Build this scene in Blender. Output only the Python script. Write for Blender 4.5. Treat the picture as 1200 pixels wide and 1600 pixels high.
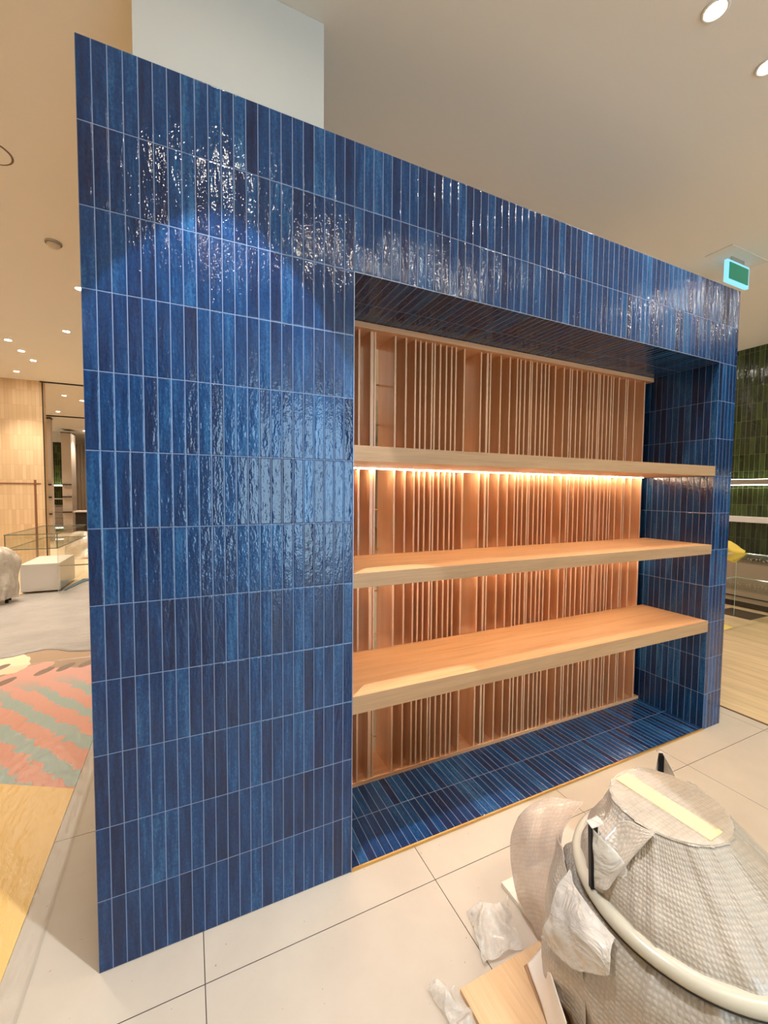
import bpy, bmesh, math, random
from mathutils import Vector, Matrix, noise
random.seed(7)
for o in list(bpy.data.objects): bpy.data.objects.remove(o)
SC = bpy.context.scene
COL = SC.collection

# ---------------------------------------------------------------- camera
cam_d = bpy.data.cameras.new('camera'); cam = bpy.data.objects.new('camera', cam_d); COL.objects.link(cam)
cam_d.sensor_fit = 'VERTICAL'; cam_d.sensor_height = 36.0; cam_d.sensor_width = 27.0
cam_d.lens = 651.716/1600*36.0; cam_d.clip_start = 0.02; cam_d.clip_end = 200
_w = Vector((1.5936, -.3485, .3448))
R = Matrix.Rotation(_w.length, 3, _w.normalized())          # rows: right, down, forward
M = Matrix(((R[0][0], -R[1][0], -R[2][0], 0.292), (R[0][1], -R[1][1], -R[2][1], -1.598),
            (R[0][2], -R[1][2], -R[2][2], 1.628), (0, 0, 0, 1)))
cam.matrix_world = M
SC.camera = cam

# ---------------------------------------------------------------- world, exposure
W = bpy.data.worlds.new('world'); SC.world = W; W.use_nodes = True
W.node_tree.nodes['Background'].inputs[0].default_value = (.75, .86, 1, 1)
W.node_tree.nodes['Background'].inputs[1].default_value = 1.0
SC.view_settings.view_transform = 'Standard'; SC.view_settings.look = 'None'
SC.view_settings.gamma = 1; SC.view_settings.use_curve_mapping = False
SC.view_settings.exposure = 0.0
SC.cycles.transparent_max_bounces = 32

SPOT_W = 100.0          # watts of one ceiling downlight
WARM = (1.0, .875, .73)
DAY_W = 250.0          # daylight through the shopfront opening behind the camera
H_CEIL = 3.8

def area(name, loc, size, watts, color, rot):
    l = bpy.data.lights.new(name, 'AREA'); l.shape = 'RECTANGLE'; l.size, l.size_y = size
    l.energy = watts; l.color = color
    o = bpy.data.objects.new(name, l); COL.objects.link(o); o.location = loc; o.rotation_euler = rot
    return o
area('shopfront_daylight', (3.0, -7.7, 1.80), (2.7, 3.5), DAY_W, (.52, .78, 1.0), (math.pi/2, 0, 0))

# ---------------------------------------------------------------- node helpers
class N:
    def __init__(s, name):
        s.m = bpy.data.materials.new(name); s.m.use_nodes = True; s.t = s.m.node_tree
        s.p = s.t.nodes['Principled BSDF']; s.out = s.t.nodes['Material Output']
    def n(s, k, **kw):
        x = s.t.nodes.new(k)
        for a, b in kw.items(): setattr(x, a, b)
        return x
    def l(s, a, b): s.t.links.new(a, b)
    def val(s, sock, v):
        if hasattr(v, 'default_value') and hasattr(v, 'is_linked'): s.l(v, sock)
        else: sock.default_value = v
    def math(s, op, a, b=None, c=None, clamp=False):
        x = s.n('ShaderNodeMath', operation=op, use_clamp=clamp)
        s.val(x.inputs[0], a)
        if b is not None: s.val(x.inputs[1], b)
        if c is not None: s.val(x.inputs[2], c)
        return x.outputs[0]
    def sep(s, v):
        x = s.n('ShaderNodeSeparateXYZ'); s.l(v, x.inputs[0]); return x.outputs
    def comb(s, a, b, c=0.0):
        x = s.n('ShaderNodeCombineXYZ')
        for i, v in enumerate((a, b, c)): s.val(x.inputs[i], v)
        return x.outputs[0]
    def mapping(s, v, scale=(1, 1, 1), loc=(0, 0, 0), rot=(0, 0, 0)):
        x = s.n('ShaderNodeMapping'); s.l(v, x.inputs[0])
        x.inputs[1].default_value = loc; x.inputs[2].default_value = rot; x.inputs[3].default_value = scale
        return x.outputs[0]
    def noise(s, v, scale, detail=3, rough=.5, dist=0):
        x = s.n('ShaderNodeTexNoise'); s.l(v, x.inputs['Vector'])
        x.inputs['Scale'].default_value = scale; x.inputs['Detail'].default_value = detail
        x.inputs['Roughness'].default_value = rough; x.inputs['Distortion'].default_value = dist
        return x.outputs[0]
    def white(s, v):
        x = s.n('ShaderNodeTexWhiteNoise', noise_dimensions='3D'); s.l(v, x.inputs[0]); return x.outputs
    def ramp(s, f, stops, interp='LINEAR'):
        x = s.n('ShaderNodeValToRGB'); s.l(f, x.inputs[0]); cr = x.color_ramp; cr.interpolation = interp
        while len(cr.elements) < len(stops): cr.elements.new(.5)
        for e, (p, c) in zip(cr.elements, stops): e.position = p; e.color = (*c, 1)
        return x.outputs[0]
    def mix(s, f, a, b, mode='MIX'):
        x = s.n('ShaderNodeMix', data_type='RGBA', blend_type=mode)
        s.val(x.inputs[0], f)
        for i, v in ((6, a), (7, b)):
            if isinstance(v, tuple): v = (*v, 1) if len(v) == 3 else v
            s.val(x.inputs[i], v)
        return x.outputs[2]
    def smooth(s, v, a, b):
        x = s.n('ShaderNodeMapRange', interpolation_type='SMOOTHSTEP'); s.l(v, x.inputs[0])
        x.inputs[1].default_value = a; x.inputs[2].default_value = b
        return x.outputs[0]
    def bump(s, h, dist=1.0, strength=1.0):
        x = s.n('ShaderNodeBump'); s.l(h, x.inputs['Height']); x.inputs['Distance'].default_value = dist
        x.inputs['Strength'].default_value = strength; s.l(x.outputs[0], s.p.inputs['Normal'])
    def obj(s): return s.n('ShaderNodeTexCoord').outputs['Object']
    def set(s, **kw):
        mp = dict(color='Base Color', rough='Roughness', metal='Metallic', spec='Specular IOR Level', ior='IOR',
                  trans='Transmission Weight', alpha='Alpha', coat='Coat Weight', coatr='Coat Roughness',
                  emis='Emission Color', es='Emission Strength', sss='Subsurface Weight', sheen='Sheen Weight')
        for k, v in kw.items():
            if isinstance(v, tuple) and len(v) == 3: v = (*v, 1)
            s.val(s.p.inputs[mp[k]], v)
        return s

def srgb(r, g, b):
    f = lambda c: (c/255/12.92) if c/255 <= .04045 else ((c/255+.055)/1.055)**2.4
    return (f(r), f(g), f(b))

def plain(name, c, rough=.5, **kw):
    x = N(name); x.set(color=c, rough=rough, **kw); return x.m

def tile_material(name, tw, th, stops, grout, gw, seed, ripple=1.0, rough=.025, mottle=.5):
    """glazed hand-made tiles: UV is in tile units (column, row)"""
    x = N(name)
    uv = x.n('ShaderNodeTexCoord').outputs['UV']
    u, v, _ = x.sep(uv)
    cell = x.comb(x.math('FLOOR', u), x.math('FLOOR', v), seed)
    wn = x.white(cell); r1 = wn[0]; rc = x.sep(wn[1])
    fu = x.math('SUBTRACT', x.math('FRACT', u), .5); fv = x.math('SUBTRACT', x.math('FRACT', v), .5)
    du = x.math('MULTIPLY', x.math('SUBTRACT', .5, x.math('ABSOLUTE', fu)), tw)
    dv = x.math('MULTIPLY', x.math('SUBTRACT', .5, x.math('ABSOLUTE', fv)), th)
    d = x.math('MINIMUM', du, dv)
    gm = x.smooth(d, gw*.75, gw*1.25)                     # 0 grout .. 1 tile
    ob = x.obj()
    # glaze colour: one tone per tile, streaks along the tile, fine mottling
    off = x.n('ShaderNodeVectorMath', operation='MULTIPLY_ADD'); x.l(wn[1], off.inputs[0]); off.inputs[1].default_value = (7, 7, 7); 
    uvm = x.comb(x.math('MULTIPLY', u, tw), x.math('MULTIPLY', v, th), 0.0); x.l(uvm, off.inputs[2])
    pv = off.outputs[0]
    streak = x.noise(x.mapping(pv, (60, 5, 1)), 1, 3, .6)
    mot = x.noise(x.mapping(pv, (150, 90, 1)), 1, 4, .65)
    f = x.math('ADD', x.math('MULTIPLY', r1, .32), x.math('MULTIPLY_ADD', streak, .64, .0))
    f = x.math('ADD', x.math('MULTIPLY', mot, mottle), x.math('SUBTRACT', f, mottle*.5))
    base = x.ramp(f, stops)
    col = x.mix(gm, grout, base)
    x.set(color=col, rough=x.math('MULTIPLY_ADD', x.math('SUBTRACT', 1.0, gm), .6, rough), ior=1.5, spec=.5)
    # relief
    edge = x.math('MULTIPLY', x.smooth(d, gw*.8, gw+.0035), .0007)
    tilt = x.math('MULTIPLY', x.math('MULTIPLY', x.math('SUBTRACT', rc[0], .5), fu), tw*.10)
    tilt2 = x.math('MULTIPLY', x.math('MULTIPLY', x.math('SUBTRACT', rc[1], .5), fv), th*.03)
    bow = x.math('MULTIPLY', x.math('MULTIPLY', x.math('MULTIPLY', fu, fu), x.math('SUBTRACT', rc[2], .25)), -tw*.10)
    rip1 = x.math('MULTIPLY', x.noise(x.mapping(pv, (75, 22, 1)), 1, 1.5, .5), .0017*ripple)
    rip2 = x.math('MULTIPLY', x.noise(x.mapping(pv, (170, 110, 1)), 1, 1, .5), .00060*ripple)
    h = x.math('ADD', x.math('ADD', edge, tilt), x.math('ADD', tilt2, bow))
    h = x.math('ADD', h, x.math('ADD', rip1, rip2))
    x.bump(h, 1.0)
    return x.m

BLUE = tile_material('blue_glazed_tile', .04106, .25,
    [(.22, srgb(19, 30, 60)), (.42, srgb(14, 46, 86)), (.58, srgb(18, 62, 108)), (.78, srgb(46, 98, 142))],
    srgb(112, 134, 166), .00125, 3.0)
GREEN = tile_material('green_glazed_tile', .041, .25,
    [(.2, srgb(20, 28, 14)), (.5, srgb(42, 56, 26)), (.8, srgb(82, 98, 48))], srgb(130, 135, 90), .0012, 9.0)

def wood(name, axis, c0, c1, c2, rough=.38, s=1.0):
    x = N(name); ob = x.obj()
    sc = [22*s]*3; sc[axis] = 1.1*s
    a = x.noise(x.mapping(ob, tuple(sc)), 1, 4, .6, .6)
    sc2 = [190*s]*3; sc2[axis] = 6*s
    b = x.noise(x.mapping(ob, tuple(sc2)), 1, 3, .6)
    f = x.math('ADD', x.math('MULTIPLY', a, .62), x.math('MULTIPLY', b, .38))
    x.set(color=x.ramp(f, [(.32, c0), (.5, c1), (.68, c2)]), rough=rough)
    x.bump(x.math('MULTIPLY', b, .0004))
    return x.m
OAKX = wood('oak_shelf_wood', 0, srgb(196, 142, 94), srgb(214, 162, 112), srgb(226, 178, 130), .42)
SLATW = wood('slat_wood', 2, srgb(214, 162, 120), srgb(228, 178, 136), srgb(236, 192, 152), .28)
RAILW = wood('rail_wood', 0, srgb(198, 146, 104), srgb(214, 162, 120), srgb(226, 178, 136), .4)
PLYX = wood('plywood', 1, srgb(206, 164, 118), srgb(224, 184, 138), srgb(236, 200, 156), .6, .6)

PAINT = plain('ceiling_paint', srgb(236, 230, 220), .85)
PAINTW = plain('white_wall_paint', srgb(226, 222, 212), .8)
SHADEDF = wood('shaded_front_wood', 0, srgb(158, 122, 86), srgb(172, 136, 98), srgb(184, 148, 110), .5)  # shelf wood darkened to paint the weaker light on the front faces
WHITE = plain('white_laminate', srgb(226, 216, 208), .45)
BLACKM = plain('black_metal', srgb(22, 22, 24), .35, metal=.6)
DARK = plain('dark_gap', srgb(42, 34, 28), .7)
GREYM = plain('grey_laminate', srgb(150, 136, 120), .5)
STEEL = plain('steel_trim', srgb(200, 196, 188), .3, metal=.8)
BRASS = plain('brass_trim', srgb(214, 178, 110), .3, metal=.9)
CREAM = plain('cream_lacquer', srgb(190, 182, 162), .25)
YCLOTH = plain('yellow_cloth', srgb(240, 205, 90), .9)
DTAPE = plain('brown_strip', srgb(140, 92, 64), .7)
PLASTW = plain('white_plastic', srgb(236, 232, 222), .4)

def emis(name, c, s):
    x = N(name); x.set(color=(0, 0, 0), emis=c, es=s, rough=.5); return x.m
LEDM = emis('warm_led', (1, .80, .57), 115)
LEDG = emis('neutral_led', (1, .93, .75), 12)
LENS = emis('lit_downlight_lens', (1, .93, .80), 450)

def glass(name, tint, a, rough=.02):
    """thin clear sheet: mostly see-through with a glossy skin"""
    x = N(name); t = x.n('ShaderNodeBsdfTransparent'); g = x.n('ShaderNodeBsdfGlossy')
    t.inputs[0].default_value = (*tint, 1); g.inputs['Roughness'].default_value = rough
    lw = x.n('ShaderNodeLayerWeight')
    m = x.n('ShaderNodeMixShader'); x.l(x.math('MULTIPLY_ADD', x.math('POWER', lw.outputs['Facing'], 5.0), .45*a, .02*a), m.inputs[0])
    x.l(t.outputs[0], m.inputs[1]); x.l(g.outputs[0], m.inputs[2]); x.l(m.outputs[0], x.out.inputs[0])
    return x.m
GLASS = glass('clear_glass', (.97, .985, .97), 1.0)
GEDGE = plain('glass_edge', srgb(86, 98, 84), .15)
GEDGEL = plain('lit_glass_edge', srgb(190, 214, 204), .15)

def film(name, c, opacity, bubble=0.0, rough=.25, crinkle=.006, bscale=90):
    """polythene / bubble film: partly see-through, crumpled, glossy"""
    x = N(name); ob = x.obj()
    n1 = x.noise(ob, 9, 4, .55, .8)
    h = x.math('MULTIPLY', n1, crinkle)
    if bubble:
        v = x.n('ShaderNodeTexVoronoi'); v.feature = 'SMOOTH_F1'; x.l(x.n('ShaderNodeTexCoord').outputs['UV'], v.inputs['Vector'])
        v.inputs['Scale'].default_value = bscale; v.inputs['Randomness'].default_value = .25; v.inputs['Smoothness'].default_value = .15
        bb = x.smooth(v.outputs['Distance'], .1, .6)
        h = x.math('SUBTRACT', h, x.math('MULTIPLY', bb, bubble))
        col = x.mix(x.smooth(v.outputs['Distance'], .25, .6), c, tuple(k*.88 for k in c))
    else: col = c
    x.set(color=col, rough=rough, coat=.4, coatr=.12)
    x.bump(h, 1.0, 1.0)
    if opacity < 1:
        t = x.n('ShaderNodeBsdfTransparent'); m = x.n('ShaderNodeMixShader')
        op = x.math('MULTIPLY_ADD', x.noise(ob, 14, 3, .6), .5, opacity-.25, clamp=True)
        x.l(op, m.inputs[0]); x.l(t.outputs[0], m.inputs[1]); x.l(x.p.outputs[0], m.inputs[2]); x.l(m.outputs[0], x.out.inputs[0])
    return x.m
BUBBLE = film('bubble_wrap', srgb(178, 166, 150), 1.0, .0013, .34, .012, 1.0)
BUBBLET = film('thin_bubble_wrap', srgb(222, 202, 184), .60, .0010, .35, .006, 1.0)
FILMC = film('clear_crinkled_film', srgb(236, 228, 216), .62, 0, .12, .035)
FILMS = film('film_scrap', srgb(240, 232, 220), .34, 0, .12, .04)
FOAM = plain('white_foam_board', srgb(240, 228, 208), .7)

# ---------------------------------------------------------------- mesh helpers
def link(name, me, mat, parent=None):
    o = bpy.data.objects.new(name, me); COL.objects.link(o)
    if mat:
        for m in (mat if isinstance(mat, list) else [mat]): me.materials.append(m)
    if parent: o.parent = parent
    return o
def finish(name, bm, mat, parent=None, smooth=False, loc=None):
    me = bpy.data.meshes.new(name); bmesh.ops.recalc_face_normals(bm, faces=bm.faces); bm.to_mesh(me); bm.free()
    if smooth: me.polygons.foreach_set('use_smooth', [True]*len(me.polygons))
    o = link(name, me, mat, parent)
    if loc: o.location = loc
    return o
def add_box(bm, a, b):
    vs = [bm.verts.new((x, y, z)) for x in (a[0], b[0]) for y in (a[1], b[1]) for z in (a[2], b[2])]
    return [bm.faces.new([vs[i] for i in f]) for f in ((0,1,3,2),(4,6,7,5),(0,4,5,1),(2,3,7,6),(0,2,6,4),(1,5,7,3))]
def box(name, a, b, mat, parent=None, bev=0, origin=None):
    bm = bmesh.new(); o = Vector(origin) if origin else Vector((0, 0, 0))
    add_box(bm, Vector(a)-o, Vector(b)-o)
    if bev: bmesh.ops.bevel(bm, geom=bm.edges[:], offset=bev, segments=2, affect='EDGES', profile=.5)
    ob = finish(name, bm, mat, parent); ob.location = o; return ob
def add_lathe(bm, prof, n=48, c=(0, 0, 0)):
    rings = []
    for r, z in prof:
        rings.append([bm.verts.new((c[0]+r*math.cos(2*math.pi*i/n), c[1]+r*math.sin(2*math.pi*i/n), c[2]+z)) for i in range(n)])
    for a, b in zip(rings, rings[1:]):
        for i in range(n): bm.faces.new((a[i], a[(i+1) % n], b[(i+1) % n], b[i]))
    return rings
def lathe(name, prof, mat, parent=None, n=48, loc=(0, 0, 0), cap0=False, cap1=False):
    bm = bmesh.new(); r = add_lathe(bm, prof, n)
    if cap0: bm.faces.new(r[0])
    if cap1: bm.faces.new(r[-1])
    o = finish(name, bm, mat, parent, True); o.location = loc; return o
def add_tube(bm, p, q, r, n=10):
    p, q = Vector(p), Vector(q); d = (q-p).normalized(); s = d.orthogonal().normalized(); t = d.cross(s)
    A = [bm.verts.new(p+r*(s*math.cos(a)+t*math.sin(a))) for a in [2*math.pi*i/n for i in range(n)]]
    B = [bm.verts.new(q+r*(s*math.cos(a)+t*math.sin(a))) for a in [2*math.pi*i/n for i in range(n)]]
    for i in range(n): bm.faces.new((A[i], A[(i+1) % n], B[(i+1) % n], B[i]))
    bm.faces.new(A); bm.faces.new(B)
def empty(name, loc=(0, 0, 0)):
    o = bpy.data.objects.new(name, None); COL.objects.link(o); o.location = loc; o.empty_display_size = .1; return o
def tag(o, label, cat, group=None, kind=None):
    o['label'] = label; o['category'] = cat
    if group: o['group'] = group
    if kind: o['kind'] = kind
    return o
def struct(o, label=None):
    o['kind'] = 'structure'
    if label: o['label'] = label
    return o
def catmull(P, t):
    n = len(P)-1; f = min(max(t*n, 0), n-1e-6); i = int(f); f -= i
    p0, p1, p2, p3 = P[max(i-1, 0)], P[i], P[i+1], P[min(i+2, n)]
    return .5*((2*p1)+(p2-p0)*f+(2*p0-5*p1+4*p2-p3)*f*f+(3*p1-p0-3*p2+p3)*f**3)
def sheet(name, grid, mat, parent=None, nu=28, nv=28, amp=.006, fr=14, seed=0, thick=.0015, uvs=60, ridge=0, zmin=None, orig=None, smooth=True):
    """soft sheet through a grid of 3-D control points, with wrinkles and a real thickness"""
    G = [[Vector(p) for p in row] for row in grid]
    bm = bmesh.new(); uvl = bm.loops.layers.uv.new('uv'); V = []
    orig = Vector(orig) if orig else Vector((0, 0, 0))
    for i in range(nu+1):
        row = []
        for j in range(nv+1):
            u, v = i/nu, j/nv
            P = [catmull(r, v) for r in G]; p = catmull(P, u)
            q = p*fr+Vector((seed*3.1, seed*1.7, 0))
            d = noise.noise_vector(q)*amp
            if ridge:
                s = abs(noise.noise(q*.8))
                d += Vector((0, 0, 1))*(ridge*(1-min(1, s*3.2)))
            p = p+d
            if zmin is not None and p.z < zmin: p.z = zmin+.0004*random.random()
            row.append((bm.verts.new(p-orig), u, v))
        V.append(row)
    du = sum((G[-1][k]-G[0][k]).length for k in range(len(G[0])))/len(G[0]); dv = sum((r[-1]-r[0]).length for r in G)/len(G)
    for i in range(nu):
        for j in range(nv):
            c = (V[i][j], V[i+1][j], V[i+1][j+1], V[i][j+1])
            f = bm.faces.new([k[0] for k in c])
            for lp, k in zip(f.loops, c): lp[uvl].uv = (k[1]*du*uvs, k[2]*dv*uvs)
    me = bpy.data.meshes.new(name); bm.to_mesh(me); bm.free()
    me.polygons.foreach_set('use_smooth', [smooth]*len(me.polygons))
    o = link(name, me, mat, parent); o.location = orig
    if thick:
        md = o.modifiers.new('thickness', 'SOLIDIFY'); md.thickness = thick; md.offset = 0
    return o

# ================================================================ SETTING
X0, X1, Y0, Y1 = -7.0, 7.9, -7.9, 22.0
# floor: large cream tiles
fm = N('cream_floor_tile'); ob_ = fm.obj(); fx, fy, _z = fm.sep(ob_)
def dist_line(x, s, off, pitch):
    f = x.math('FRACT', x.math('DIVIDE', x.math('SUBTRACT', s, off), pitch))
    return x.math('MULTIPLY', x.math('SUBTRACT', .5, x.math('ABSOLUTE', x.math('SUBTRACT', f, .5))), pitch)
dj = fm.math('MINIMUM', dist_line(fm, fx, .322, .889), dist_line(fm, fy, -.18, .889))
jm = fm.smooth(dj, .0009, .0018)
cl = fm.ramp(fm.noise(ob_, 2.2, 5, .6), [(.3, srgb(190, 176, 158)), (.7, srgb(203, 189, 170))])
spk = fm.smooth(fm.noise(ob_, 55, 2, .5), .735, .76)
cl = fm.mix(spk, cl, srgb(150, 128, 104))
fm.set(color=fm.mix(jm, srgb(70, 56, 48), cl), rough=fm.math('MULTIPLY_ADD', fm.noise(ob_, 5, 4, .6), .25, .28))
fm.bump(fm.math('MULTIPLY', jm, .0015))
struct(box('floor', (X0, Y0, -.15), (X1, Y1, 0), fm.m))
# right-hand floor with a paper protection layer, from x = 3.98
pm = N('plank_floor'); ob_ = pm.obj()
a_ = pm.noise(pm.mapping(ob_, (6, 1.0, 1)), 1, 5, .6, 1.2)
ln_ = dist_line(pm, pm.sep(ob_)[0], 3.98, .22)
pm.set(color=pm.mix(pm.smooth(ln_, .001, .003), srgb(150, 120, 84), pm.ramp(a_, [(.3, srgb(196, 166, 126)), (.7, srgb(222, 194, 150))])), rough=.5)
struct(box('floor_plank', (3.985, Y0, 0), (X1, Y1, .004), pm.m))
struct(box('trim_1', (3.972, -6, 0), (3.985, 9, .006), plain('floor_strip', srgb(120, 88, 62), .6)))
# far left floor beyond the drop sheet: pale boards
pb = N('pale_board_floor'); ob_ = pb.obj()
pb.set(color=pb.ramp(pb.noise(pb.mapping(ob_, (1.0, 5, 1)), 1, 4, .6), [(.3, srgb(224, 194, 154)), (.7, srgb(240, 216, 180))]), rough=.4)
struct(box('floor_boards', (X0, 6.3, 0), (3.97, Y1, .003), pb.m))
struct(box('trim_2', (X0, 9.12, .003), (-.2, 9.15, .018), DARK))
# ceiling
struct(box('ceiling', (X0, Y0, H_CEIL), (X1, Y1, H_CEIL+.2), PAINT))
struct(box('trim_3', (-2.4, 9.12, H_CEIL-.02), (3, 9.17, H_CEIL), DARK))
struct(box('trim_4', (-7, 13.93, H_CEIL-.03), (3, 13.99, H_CEIL), DARK))
# walls
struct(box('wall_right', (X1, Y0, 0), (X1+.2, Y1, H_CEIL), PAINTW))
struct(box('wall_left', (X0-.2, Y0, 0), (X0, Y1, H_CEIL), PAINTW))
struct(box('wall_back', (X0, Y1, 0), (X1, Y1+.2, H_CEIL), PAINTW))
# wall behind the camera with the shopfront opening
bm = bmesh.new()
add_box(bm, (X0, Y0-.2, 0), (.9, Y0, H_CEIL)); add_box(bm, (4.9, Y0-.2, 0), (X1, Y0, H_CEIL)); add_box(bm, (.9, Y0-.2, 3.55), (4.9, Y0, H_CEIL))
struct(finish('wall_front', bm, PAINTW))
bm = bmesh.new()
for xx in (.9, 2.2, 3.53, 4.84): add_box(bm, (xx, Y0-.12, 0), (xx+.06, Y0-.06, 3.55))
add_box(bm, (.9, Y0-.12, 3.49), (4.9, Y0-.06, 3.55)); add_box(bm, (.9, Y0-.12, 0), (4.9, Y0-.06, .08))
struct(finish('window_1', bm, STEEL))
# wall clad in pale wooden strips, far left
wt = N('pale_strip_cladding'); ob_ = wt.obj(); wx, wy, wz = wt.sep(ob_)
cu = wt.math('DIVIDE', wx, .062); cvr = wt.math('DIVIDE', wz, .30)
row = wt.math('FLOOR', cvr)
wn_ = wt.white(wt.comb(wt.math('FLOOR', cu), row, 2.0))[0]
du_ = dist_line(wt, wx, 0.0, .062); dv_ = dist_line(wt, wz, 0.0, .30)
gmx = wt.math('MINIMUM', wt.smooth(du_, .001, .004), wt.smooth(dv_, .001, .004))
wt.set(color=wt.mix(gmx, srgb(212, 178, 136), wt.ramp(wn_, [(0, srgb(222, 188, 146)), (1, srgb(236, 206, 166))])), rough=.6)
struct(box('wall_left_clad', (-6.99, 9.15, 0), (-2.365, 9.35, H_CEIL), wt.m), 'pale wood-strip clad wall')
struct(box('trim_5', (-2.372, 9.135, 0), (-2.355, 9.15, H_CEIL-.02), DARK))
# green tiled wall: tiles on the right wall from floor to 3.8
def uvface(bm, uvl, pts, uvs):
    f = bm.faces.new([bm.verts.new(p) for p in pts])
    for lp, u in zip(f.loops, uvs): lp[uvl].uv = u
    return f
bm = bmesh.new(); uvl = bm.loops.layers.uv.new('uv')
uvface(bm, uvl, [(7.88, -4, 0), (7.88, 12, 0), (7.88, 12, 3.8), (7.88, -4, 3.8)], [(0, .1), (16/.0625, .1), (16/.0625, 15.3), (0, 15.3)])
g = finish('wall_right_tiles', bm, GREEN); struct(g, 'green tiled wall')
# white boxed column rising above the tiled unit
struct(box('wall_column', (.118, .387, 3.0), (.894, 1.35, H_CEIL-.001), plain('column_paint', srgb(208, 206, 198), .8)), 'white boxed column above the tiled unit')

# ================================================================ TILED DISPLAY WALL
TW, TH = .041057, .25
WID = 90*TW; XA = 22*TW; XB = 85*TW; ZT = 2.5; HT = 3.0; DEP = .74
unit = empty('tiled_display_wall', (WID/2, 0, 0))
tag(unit, 'freestanding wall unit clad in glossy dark blue upright tiles around a deep shelving niche', 'display wall')
def tiled_box(name, a, b, uo=0.0):
    """box whose UVs are tile units on every face"""
    bm = bmesh.new(); uvl = bm.loops.layers.uv.new('uv')
    x0, y0, z0 = a; x1, y1, z1 = b
    U = lambda x: x/TW
    R_ = lambda z: 12-(HT-z)/TH
    def F(pts, uvs): uvface(bm, uvl, pts, uvs)
    F([(x0,y0,z0),(x1,y0,z0),(x1,y0,z1),(x0,y0,z1)], [(U(x0),R_(z0)),(U(x1),R_(z0)),(U(x1),R_(z1)),(U(x0),R_(z1))])
    F([(x1,y1,z0),(x0,y1,z0),(x0,y1,z1),(x1,y1,z1)], [(U(x1)+200,R_(z0)),(U(x0)+200,R_(z0)),(U(x0)+200,R_(z1)),(U(x1)+200,R_(z1))])
    for xx, o in ((x0, 300), (x1, 400)):
        F([(xx,y1,z0),(xx,y0,z0),(xx,y0,z1),(xx,y1,z1)], [(y1/TW+o,R_(z0)),(y0/TW+o,R_(z0)),(y0/TW+o,R_(z1)),(y1/TW+o,R_(z1))])
    for zz, o in ((z0, 30), (z1, 60)):
        F([(x0,y0,zz),(x1,y0,zz),(x1,y1,zz),(x0,y1,zz)], [(U(x0)+.0,y0/TH+o),(U(x1),y0/TH+o),(U(x1),y1/TH+o),(U(x0),y1/TH+o)])
    bmesh.ops.remove_doubles(bm, verts=bm.verts[:], dist=1e-6)
    o = finish(name, bm, BLUE, unit); o.location = (-WID/2, 0, 0)
    md = o.modifiers.new('edge', 'BEVEL'); md.width = .0025; md.segments = 2; md.limit_method = 'ANGLE'
    return o
tiled_box('left_pier', (0, 0, 0), (XA, DEP, HT))
tiled_box('right_pier', (XB, 0, 0), (WID, DEP, HT))
tiled_box('header', (XA, 0, ZT), (XB, DEP, HT))
pf = tiled_box('niche_floor', (XA, .004, 0), (XB, .46, .012))
# thin brass strip along the niche floor, white metal trims on the niche edge
o = box('edge_trim', (XA, -.004, 0), (XB, .004, .0125), BRASS, unit); o.location = (-WID/2, 0, 0)
bm = bmesh.new(); add_box(bm, (XA-.002, -.0022, .0), (XA+.0012, .0, ZT)); add_box(bm, (XA, -.0022, ZT-.001), (XB, 0, ZT+.0018))
o = finish('niche_edge_profile', bm, plain('grey_edge_profile', srgb(140, 150, 170), .35, metal=.3), unit); o.location = (-WID/2, 0, 0)

# ---------------------------------------------------------------- slatted screen
screen = empty('slatted_screen', ((XA+XB)/2, .56, .012))
tag(screen, 'tall screen of thin upright orange-brown wooden slats at the back of the tiled niche', 'slatted screen')
so = Vector(screen.location)
def sbox(name, a, b, mat, bev=0):
    o = box(name, Vector(a)-so, Vector(b)-so, mat, screen, bev); return o
sbox('bottom_rail', (XA+.002, .455, .0125), (XB-.002, .70, .034), RAILW, .001)
sbox('top_rail', (XA+.002, .43, 2.468), (XB-.002, .70, 2.498), RAILW, .001)
SL = [1.0, 1.05, 1.11, 1.183, 1.201, 1.321, 1.387, 1.446, 1.478, 1.513, 1.554, 1.572, 1.609, 1.65, 1.686, 1.716, 1.776, 1.898, 1.946, 1.969,
      2.049, 2.121, 2.181, 2.208, 2.245, 2.287, 2.303, 2.344, 2.384, 2.418, 2.45, 2.508, 2.588, 2.644, 2.664, 2.71, 2.755,
      2.815, 2.845, 2.88, 2.924, 2.941, 2.978, 3.021, 3.058, 3.082, 3.141, 3.218, 3.238, 3.318, 3.432]
sl_me = None
for i, x in enumerate(SL):
    w = .0048
    if abs(x-1.183) < 1e-6: w = .0095
    if abs(x-1.946) < 1e-6: w = .0075
    if sl_me is None or w != .0048:
        bm = bmesh.new(); add_box(bm, (-w, 0, .034-2.468/2-.017), (w, .215, 2.468/2-.017))
        o = finish('slat', bm, SLATW, screen)
        if w == .0048: sl_me = o.data
    else:
        o = bpy.data.objects.new('slat', sl_me); COL.objects.link(o); o.parent = screen
    o.location = Vector((x-.0, .462, 1.251))-so
for z in (.131, .308, .768, 1.03, 1.282, 1.519, 2.02, 2.25):
    bm = bmesh.new(); add_tube(bm, Vector((.96, .670, z))-so, Vector((3.436, .670, z))-so, .0055)
    finish('cross_dowel', bm, SLATW, screen, True)

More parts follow.
